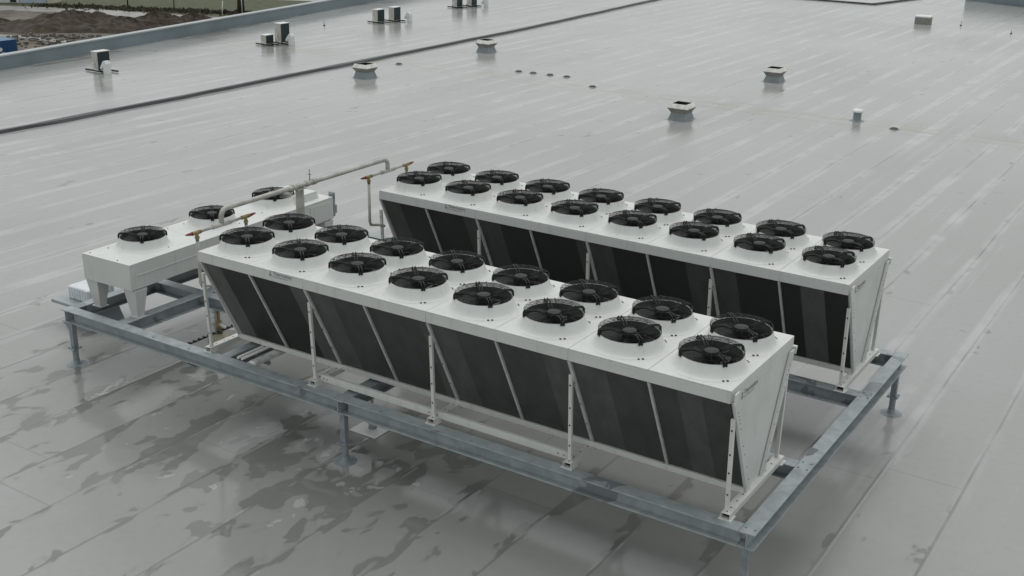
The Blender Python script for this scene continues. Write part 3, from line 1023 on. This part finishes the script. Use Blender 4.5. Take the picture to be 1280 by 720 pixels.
# ------------------------------------------------------------------ split outdoor units on the far roof strip
def make_ac(loc, h, label, wy=.78, dx=.50, rail=1.35):
    t = tag(empty('outdoor_unit', loc), label, 'outdoor unit', 'air conditioning outdoor units along the parapet')
    mb = MB(); mb.box(-dx / 2, dx / 2, -wy / 2, wy / 2, .10, .10 + h - .03, .012)
    mb.build('casing', M['acbody'], t)
    mb = MB(); mb.box(-dx / 2 - .012, dx / 2 + .03, -wy / 2 - .012, wy / 2 + .012, .10 + h - .028, .10 + h, .006)
    mb.build('lid', M['plastic_white'], t)
    mb = MB(); mb.box(dx / 2 + .001, dx / 2 + .02, -wy / 2 + .04, wy / 2 - .03, .13, .10 + h - .05)
    for i in range(int(h / .06)):
        z = .15 + i * .06
        mb.box(dx / 2 + .021, dx / 2 + .028, -wy / 2 + .04, wy / 2 - .03, z, z + .008)
    mb.build('coil', M['acfin'], t)
    for yy in (-wy / 2 + .1, wy / 2 - .1):
        mb = MB(); mb.box(-rail / 2, rail / 2, yy - .035, yy + .035, .03, .098, .01)
        mb.build('support_rail', M['rubber'], t)
    mb = MB()
    for yy in (-wy / 2 - .03,):
        mb.tube([(-dx * .15, yy + .02, .55 * h), (-dx * .1, yy - .05, .45 * h), (.05, yy - .06, .2), (.25, yy - .02, .12)], .022, 6)
    mb.build('hose', M['plastic_white'], t)
    return t
def make_goose(loc, label):
    t = tag(empty('pipe_hood', loc), label, 'pipe hood', 'white pipe hoods beside the outdoor units')
    mb = MB()
    mb.prism([(-.02, 0.003), (.20, .003), (.20, .50), (.14, .62), (.0, .62), (-.16, .42), (-.26, .26), (-.16, .20), (-.02, .38)], 'y', -.14, .14)
    mb.build('hood', M['plastic_white'], t)
    return t
def sc_at(x, y):
    return (x, y, 0)
make_ac((-32.45, 22.3, 0), .90, 'single tall outdoor unit with dark coil face, leftmost on the roof', .74, .40, 1.7)
make_goose((-31.75, 22.0, 0), 'white pipe hood in front of the single leftmost outdoor unit')
make_ac((-32.4, 34.6, 0), 1.06, 'tall outdoor unit beside a much smaller one, second group from the left', .72, .45)
make_ac((-32.6, 33.6, 0), .50, 'short outdoor unit, smaller half of the second group from the left', .62, .38)
make_goose((-31.65, 34.45, 0), 'white pipe hood in front of the tall unit of the second group')
make_ac((-33.9, 46.6, 0), .84, 'right-hand of two even outdoor units, third group from the left', .72, .42)
make_ac((-34.2, 45.3, 0), .78, 'left-hand of two even outdoor units, third group from the left', .72, .42)
make_goose((-33.0, 46.9, 0), 'white pipe hood beside the third group of outdoor units')
make_ac((-35.1, 57.1, 0), .84, 'right-hand outdoor unit of the farthest group, at the top edge', .72, .42)
make_ac((-35.4, 55.7, 0), .80, 'left-hand outdoor unit of the farthest group, at the top edge', .72, .42)
make_goose((-34.2, 57.5, 0), 'white pipe hood beside the farthest group of outdoor units')

# ------------------------------------------------------------------ small roof things
def make_drain(loc, label, r=.155):
    t = tag(empty('roof_drain', loc), label, 'roof drain', 'low dark roof drains')
    mb = MB(); mb.lathe([(r, .003), (r, .03), (r * .85, .06), (r * .4, .08), (0, .08)], 18)
    mb.build('grate', M['joint'], t)
    mb = MB(); mb.lathe([(r * 1.5, .003), (r * 1.35, .012), (r * 1.02, .014)], 18)
    mb.build('collar', M['skirt'], t)
for loc, lab in (((-16.77, 34.95, 0), 'leftmost of four dark roof drains in a row'), ((-15.95, 35.0, 0), 'second from the left of four dark roof drains in a row'),
                 ((-15.0, 35.05, 0), 'third from the left of four dark roof drains in a row'), ((-14.08, 35.1, 0), 'rightmost of four dark roof drains in a row'),
                 ((-11.74, 33.5, 0), 'dark roof drain on its own right of the row of four'), ((2.44, 32.75, 0), 'dark round roof drain right of the white capped stub'),
                 ((-22.8, 33.0, 0), 'small dark roof drain just right of the vent by the joint')):
    make_drain(loc, lab)
t = tag(empty('vent_stub', (.70, 33.5, 0)), 'grey pipe stub with flat round white cap on the right of the roof', 'vent pipe')
mb = MB(); mb.lathe([(.30, .003), (.19, .03), (.165, .06), (.165, .36)], 20); mb.build('stub', M['skirt'], t)
mb = MB(); mb.lathe([(0, .36), (.23, .36), (.235, .40), (.19, .47), (0, .49)], 20); mb.build('cap', M['plastic_white'], t)
t = tag(empty('roof_hatch', (-5.9, 69.4, 0)), 'low grey roof hatch with pale lid near the far parapet', 'roof hatch')
mb = MB(); mb.box(-.5, .5, -.35, .35, .003, .42, .01); mb.build('curb', M['concrete_low'], t)
mb = MB(); mb.box(-.54, .54, -.39, .39, .422, .56, .05); mb.build('lid', M['plastic_white'], t)
for loc, lab, h in (((-3.55, 70.1, 0), 'short thin rod with black head standing right of the pale-lidded hatch', .34), ((.11, 67.9, 0), 'short thin grey rod near the right edge of the far roof', .26), ((-35.9, 42.0, 0), 'short thin rod standing between two groups of outdoor units', .32)):
    t = tag(empty('lightning_rod', loc), lab, 'rod', 'short lightning rods')
    mb = MB(); mb.tube([(0, 0, .06), (0, 0, h)], .02, 6); mb.build('rod', M['galv_dark'], t)
    mb = MB(); mb.lathe([(.07, .003), (.065, .05), (.0, .06)], 12); mb.build('foot', M['rubber'], t)

# ------------------------------------------------------------------ beyond the roof
mb = MB()
mb._f([mb.bm.verts.new(v) for v in ((-900, -700, -10), (900, -700, -10), (900, 1100, -10), (-900, 1100, -10))])
tag(mb.build('ground', M['ground']), kind='structure')
def flat_path(name, pts, w, z, mat):
    mb = MB()
    L = []
    rw = random.Random(len(pts) * 7 + int(w * 10))
    fine = []
    for p, q in zip(pts, pts[1:]):
        n = 8
        for i in range(n):
            fine.append((p[0] + (q[0] - p[0]) * i / n, p[1] + (q[1] - p[1]) * i / n))
    fine.append(pts[-1])
    for i, p in enumerate(fine):
        a = fine[max(i - 1, 0)]; b = fine[min(i + 1, len(fine) - 1)]
        d = Vector((b[0] - a[0], b[1] - a[1])).normalized(); nn = Vector((-d.y, d.x))
        w1 = w * (.5 + rw.uniform(-.08, .08)); w2 = w * (.5 + rw.uniform(-.08, .08))
        L.append((mb.bm.verts.new((p[0] + nn.x * w1, p[1] + nn.y * w1, z)), mb.bm.verts.new((p[0] - nn.x * w2, p[1] - nn.y * w2, z))))
    for a, b in zip(L, L[1:]):
        mb._f([a[0], a[1], b[1], b[0]])
    return tag(mb.build(name, mat), kind='structure')
flat_path('site_road', [(-160, 66), (-136, 85.5), (-124, 91.5), (-112, 93.5), (-103, 96), (-80, 104), (-50, 125)], 5.2, -9.98, M['track'])
flat_path('site_track', [(-125, 64), (-108.5, 70.2), (-101, 70.8), (-92, 72)], 1.6, -9.975, M['track'])
flat_path('asphalt_road', [(-140, 112), (-112, 123), (-100, 128.5), (-70, 142)], 5.5, -9.97, M['track'])

def mound(name, c, rx, ry, h, label, seed, rot=0.0, grp='soil heaps on the building site'):
    rg = random.Random(seed)
    ph = [rg.uniform(0, 6.28) for _ in range(8)]
    mb = MB()
    n, mrings = 40, 12
    rows = []
    for j in range(mrings + 1):
        s = j / mrings
        row = []
        for i in range(n):
            a = 2 * PI * i / n
            k = 1 + .16 * math.sin(2 * a + ph[0]) + .10 * math.sin(3 * a + ph[1]) + .07 * math.sin(7 * a + ph[2])
            x = rx * s * k * math.cos(a); y = ry * s * k * math.sin(a)
            z = h * (1 - s) ** .9 * (1 + .22 * math.sin(x * .9 + ph[3]) * math.sin(y * .8 + ph[4])) + rg.uniform(-.13, .13) * h * (1 if 0 < s < 1 else 0)
            if s == 1: z = -.05
            row.append(mb.bm.verts.new((x, y, z)))
        rows.append(row)
    for a, b in zip(rows, rows[1:]):
        for i in range(n):
            mb._f([a[i], a[(i + 1) % n], b[(i + 1) % n], b[i]], False)
    bmesh.ops.remove_doubles(mb.bm, verts=rows[0], dist=.5 * .01 + .02)
    o = mb.build(name, M['soil'])
    o.location = (c[0], c[1], -10); o.rotation_euler.z = rot
    return tag(o, label, 'soil heap', grp)
mound('soil_heap', (-110.5, 78.5), 8.0, 5.0, 2.2, 'tallest dark soil heap behind the left parapet', 1, .9)
mound('soil_heap', (-104.5, 82.0), 5.0, 3.4, 1.7, 'dark soil heap between the tallest heap and the parapet', 2, .9)
mound('soil_heap', (-105.5, 87.5), 4.6, 2.8, 1.6, 'smaller soil heap at the road, right of the tallest heap', 3, .9)
mound('soil_heap', (-103.0, 91.3), 3.4, 2.2, 1.3, 'low soil heap farthest right against the parapet', 4, .9)
mound('soil_heap', (-116.5, 73.0), 5.5, 3.0, 1.2, 'low flat soil heap near the left picture edge', 5, .9)

t = tag(empty('shipping_container', (-93.54, 57.6, -10), R(90)), 'blue steel shipping container with a small white mark, at the left picture edge', 'container')
mb = MB()
mb.box(-6.0, 0, -2.44, 0, .12, 2.56, .03)
for i in range(22):
    x = -5.8 + i * .26
    mb.box(x, x + .12, -2.47, -2.441, .25, 2.42)
for i in range(9):
    y = -2.3 + i * .26
    mb.box(.001, .03, y, y + .12, .25, 2.42)
mb.build('container_body', M['blue'], t)
mb = MB(); mb.box(-6.02, .02, -2.46, .02, 2.562, 2.62); mb.build('container_roof', M['blue_roof'], t)
mb = MB(); mb.cyl((0, 0, 0), .20, 0, .01, 14); bmesh.ops.transform(mb.bm, matrix=Matrix.Translation((-1.92, -2.472, 1.78)) @ Matrix.Rotation(R(90), 4, 'X'), verts=mb.bm.verts[:]); mb.box(-1.9, -1.45, -2.482, -2.472, 1.40, 1.47); mb.build('door_mark', M['plastic_white'], t)

t = tag(empty('site_cabin', (-134.7, 93.95, -10), R(34.6)), 'row of pale blue and white site cabins beyond the wet track', 'cabin')
mb = MB(); mb.box(-16, -5.05, 0, 3, 0, 3.0, .03); mb.build('white_module', M['cabin_w'], t)
mb = MB(); mb.box(-5.0, -1.2, 0, 3, 0, 3.0, .03); mb.build('blue_module', M['cabin'], t)
mb = MB(); mb.box(-1.15, 0, 0, 3, 0, 3.0, .03); mb.build('cream_module', M['cabin_y'], t)
for x in (-12.5, -10, -8.2, -4.2, -2.4):
    mb = MB(); mb.box(x - .6, x + .6, -.03, -.002, 1.0, 2.2, .01); mb.build('window', M['glass'], t)
for x in (-5.9, -14.5):
    mb = MB(); mb.box(x - .45, x + .45, -.03, -.002, .1, 2.1, .01); mb.build('door', M['glass'], t)

# bare winter trees and posts on the verge
def tree(loc, h, seed, label, r0=.28):
    rg = random.Random(seed)
    t = tag(empty('bare_tree', loc), label, 'tree', 'bare trees on the verge')
    mb = MB()
    mb.tube([(0, 0, -.1), (.05, .02, h * .3), (-.05, .08, h * .6), (.05, .05, h)], [r0, r0 * .8, r0 * .5, r0 * .12], 9)
    mb.build('trunk', M['bark'], t)
    mb = MB()
    for i in range(46):
        z = h * rg.uniform(.32, .95); a = rg.uniform(0, 6.28)
        L = (h - z) * .55 + h * .10
        p0 = Vector((0, .04, z)); d = Vector((math.cos(a), math.sin(a), rg.uniform(.4, 1.1))).normalized()
        p1 = p0 + d * L * .5 + Vector((0, 0, L * .05)); p2 = p0 + d * L + Vector((rg.uniform(-.2, .2), rg.uniform(-.2, .2), L * .15))
        mb.tube([p0, p1, p2], [r0 * .25, r0 * .15, .012], 5)
        for q in range(4):
            s = rg.uniform(.3, .95)
            b0 = p0.lerp(p2, s); dd = (d + Vector((rg.uniform(-.8, .8), rg.uniform(-.8, .8), rg.uniform(-.1, .7)))).normalized()
            mb.tube([b0, b0 + dd * L * .35], [.022, .008], 4)
    mb.build('crown', M['bark'], t)
tree((-106.2, 103.0, -10), 9.5, 11, 'thick bare tree trunk standing on the grass beyond the parapet', .55)
tree((-125.5, 99.5, -10), 8.0, 12, 'slim bare tree on the verge near the site cabins', .10)
tree((-118.0, 101.5, -10), 7.0, 14, 'slim bare tree on the verge between cabins and thick trunk', .08)
for loc, lab, h in (((-104.1, 101.2, -10), 'thin pale post beside the thick tree trunk', 4.5), ((-106.1, 99.4, -10), 'leaning short pale post at the roadside left of the thick trunk', 2.0), ((-99.5, 112.5, -10), 'thin white post far out on the grass', 3.0)):
    t = tag(empty('marker_post', loc), lab, 'post', 'thin posts on the verge')
    mb = MB(); mb.tube([(0, 0, 0), (.0 if h > 2 else .25, 0, h)], .06, 6); mb.build('shaft', M['concrete'], t)
    mb = MB(); mb.box(-.12, .12, -.12, .12, 0, .15); mb.build('footing', M['concrete_low'], t)

# verge growth and site rubble: nobody could count it
rg = random.Random(31)
mb = MB()
for i in range(2600):
    s = rg.uniform(-1, 1)
    x = -112 + 22 * s + rg.gauss(0, 1.0); y = 0.42 * (x + 112) + 100.3 + rg.gauss(0, 1.2)
    hh = rg.uniform(.2, .75); a = rg.uniform(0, 3.14); wv = rg.uniform(.15, .4)
    c, sn = math.cos(a) * wv, math.sin(a) * wv
    tx, ty = rg.uniform(-.2, .2), rg.uniform(-.2, .2)
    mb._f([mb.bm.verts.new(v) for v in ((x - c, y - sn, -10.02), (x + c, y + sn, -10.02), (x + tx, y + ty, -10 + hh * .55))])
tag(mb.build('verge_scrub', M['drygrass']), 'scrubby growth along the grassy verge', kind='stuff')
mb = MB()
for i in range(130):
    u = rg.random()
    x = -104.5 + 9 * rg.uniform(-1, 1) * .6; y = 66.5 + (x + 104.5) * -.2 + 9 * u + rg.gauss(0, .6)
    s = rg.uniform(.06, .32)
    mt = Matrix.Translation((x, y, -10 + s * .4)) @ Matrix.Rotation(rg.uniform(0, 3), 4, 'Z') @ Matrix.Rotation(rg.uniform(-.5, .5), 4, 'X')
    mb.box(-s, s, -s * .6, s * .6, -s * .5, s * .5, 0, mt)
tag(mb.build('site_rubble', M['debris']), 'loose rubble and boards beside the blue container', kind='stuff')
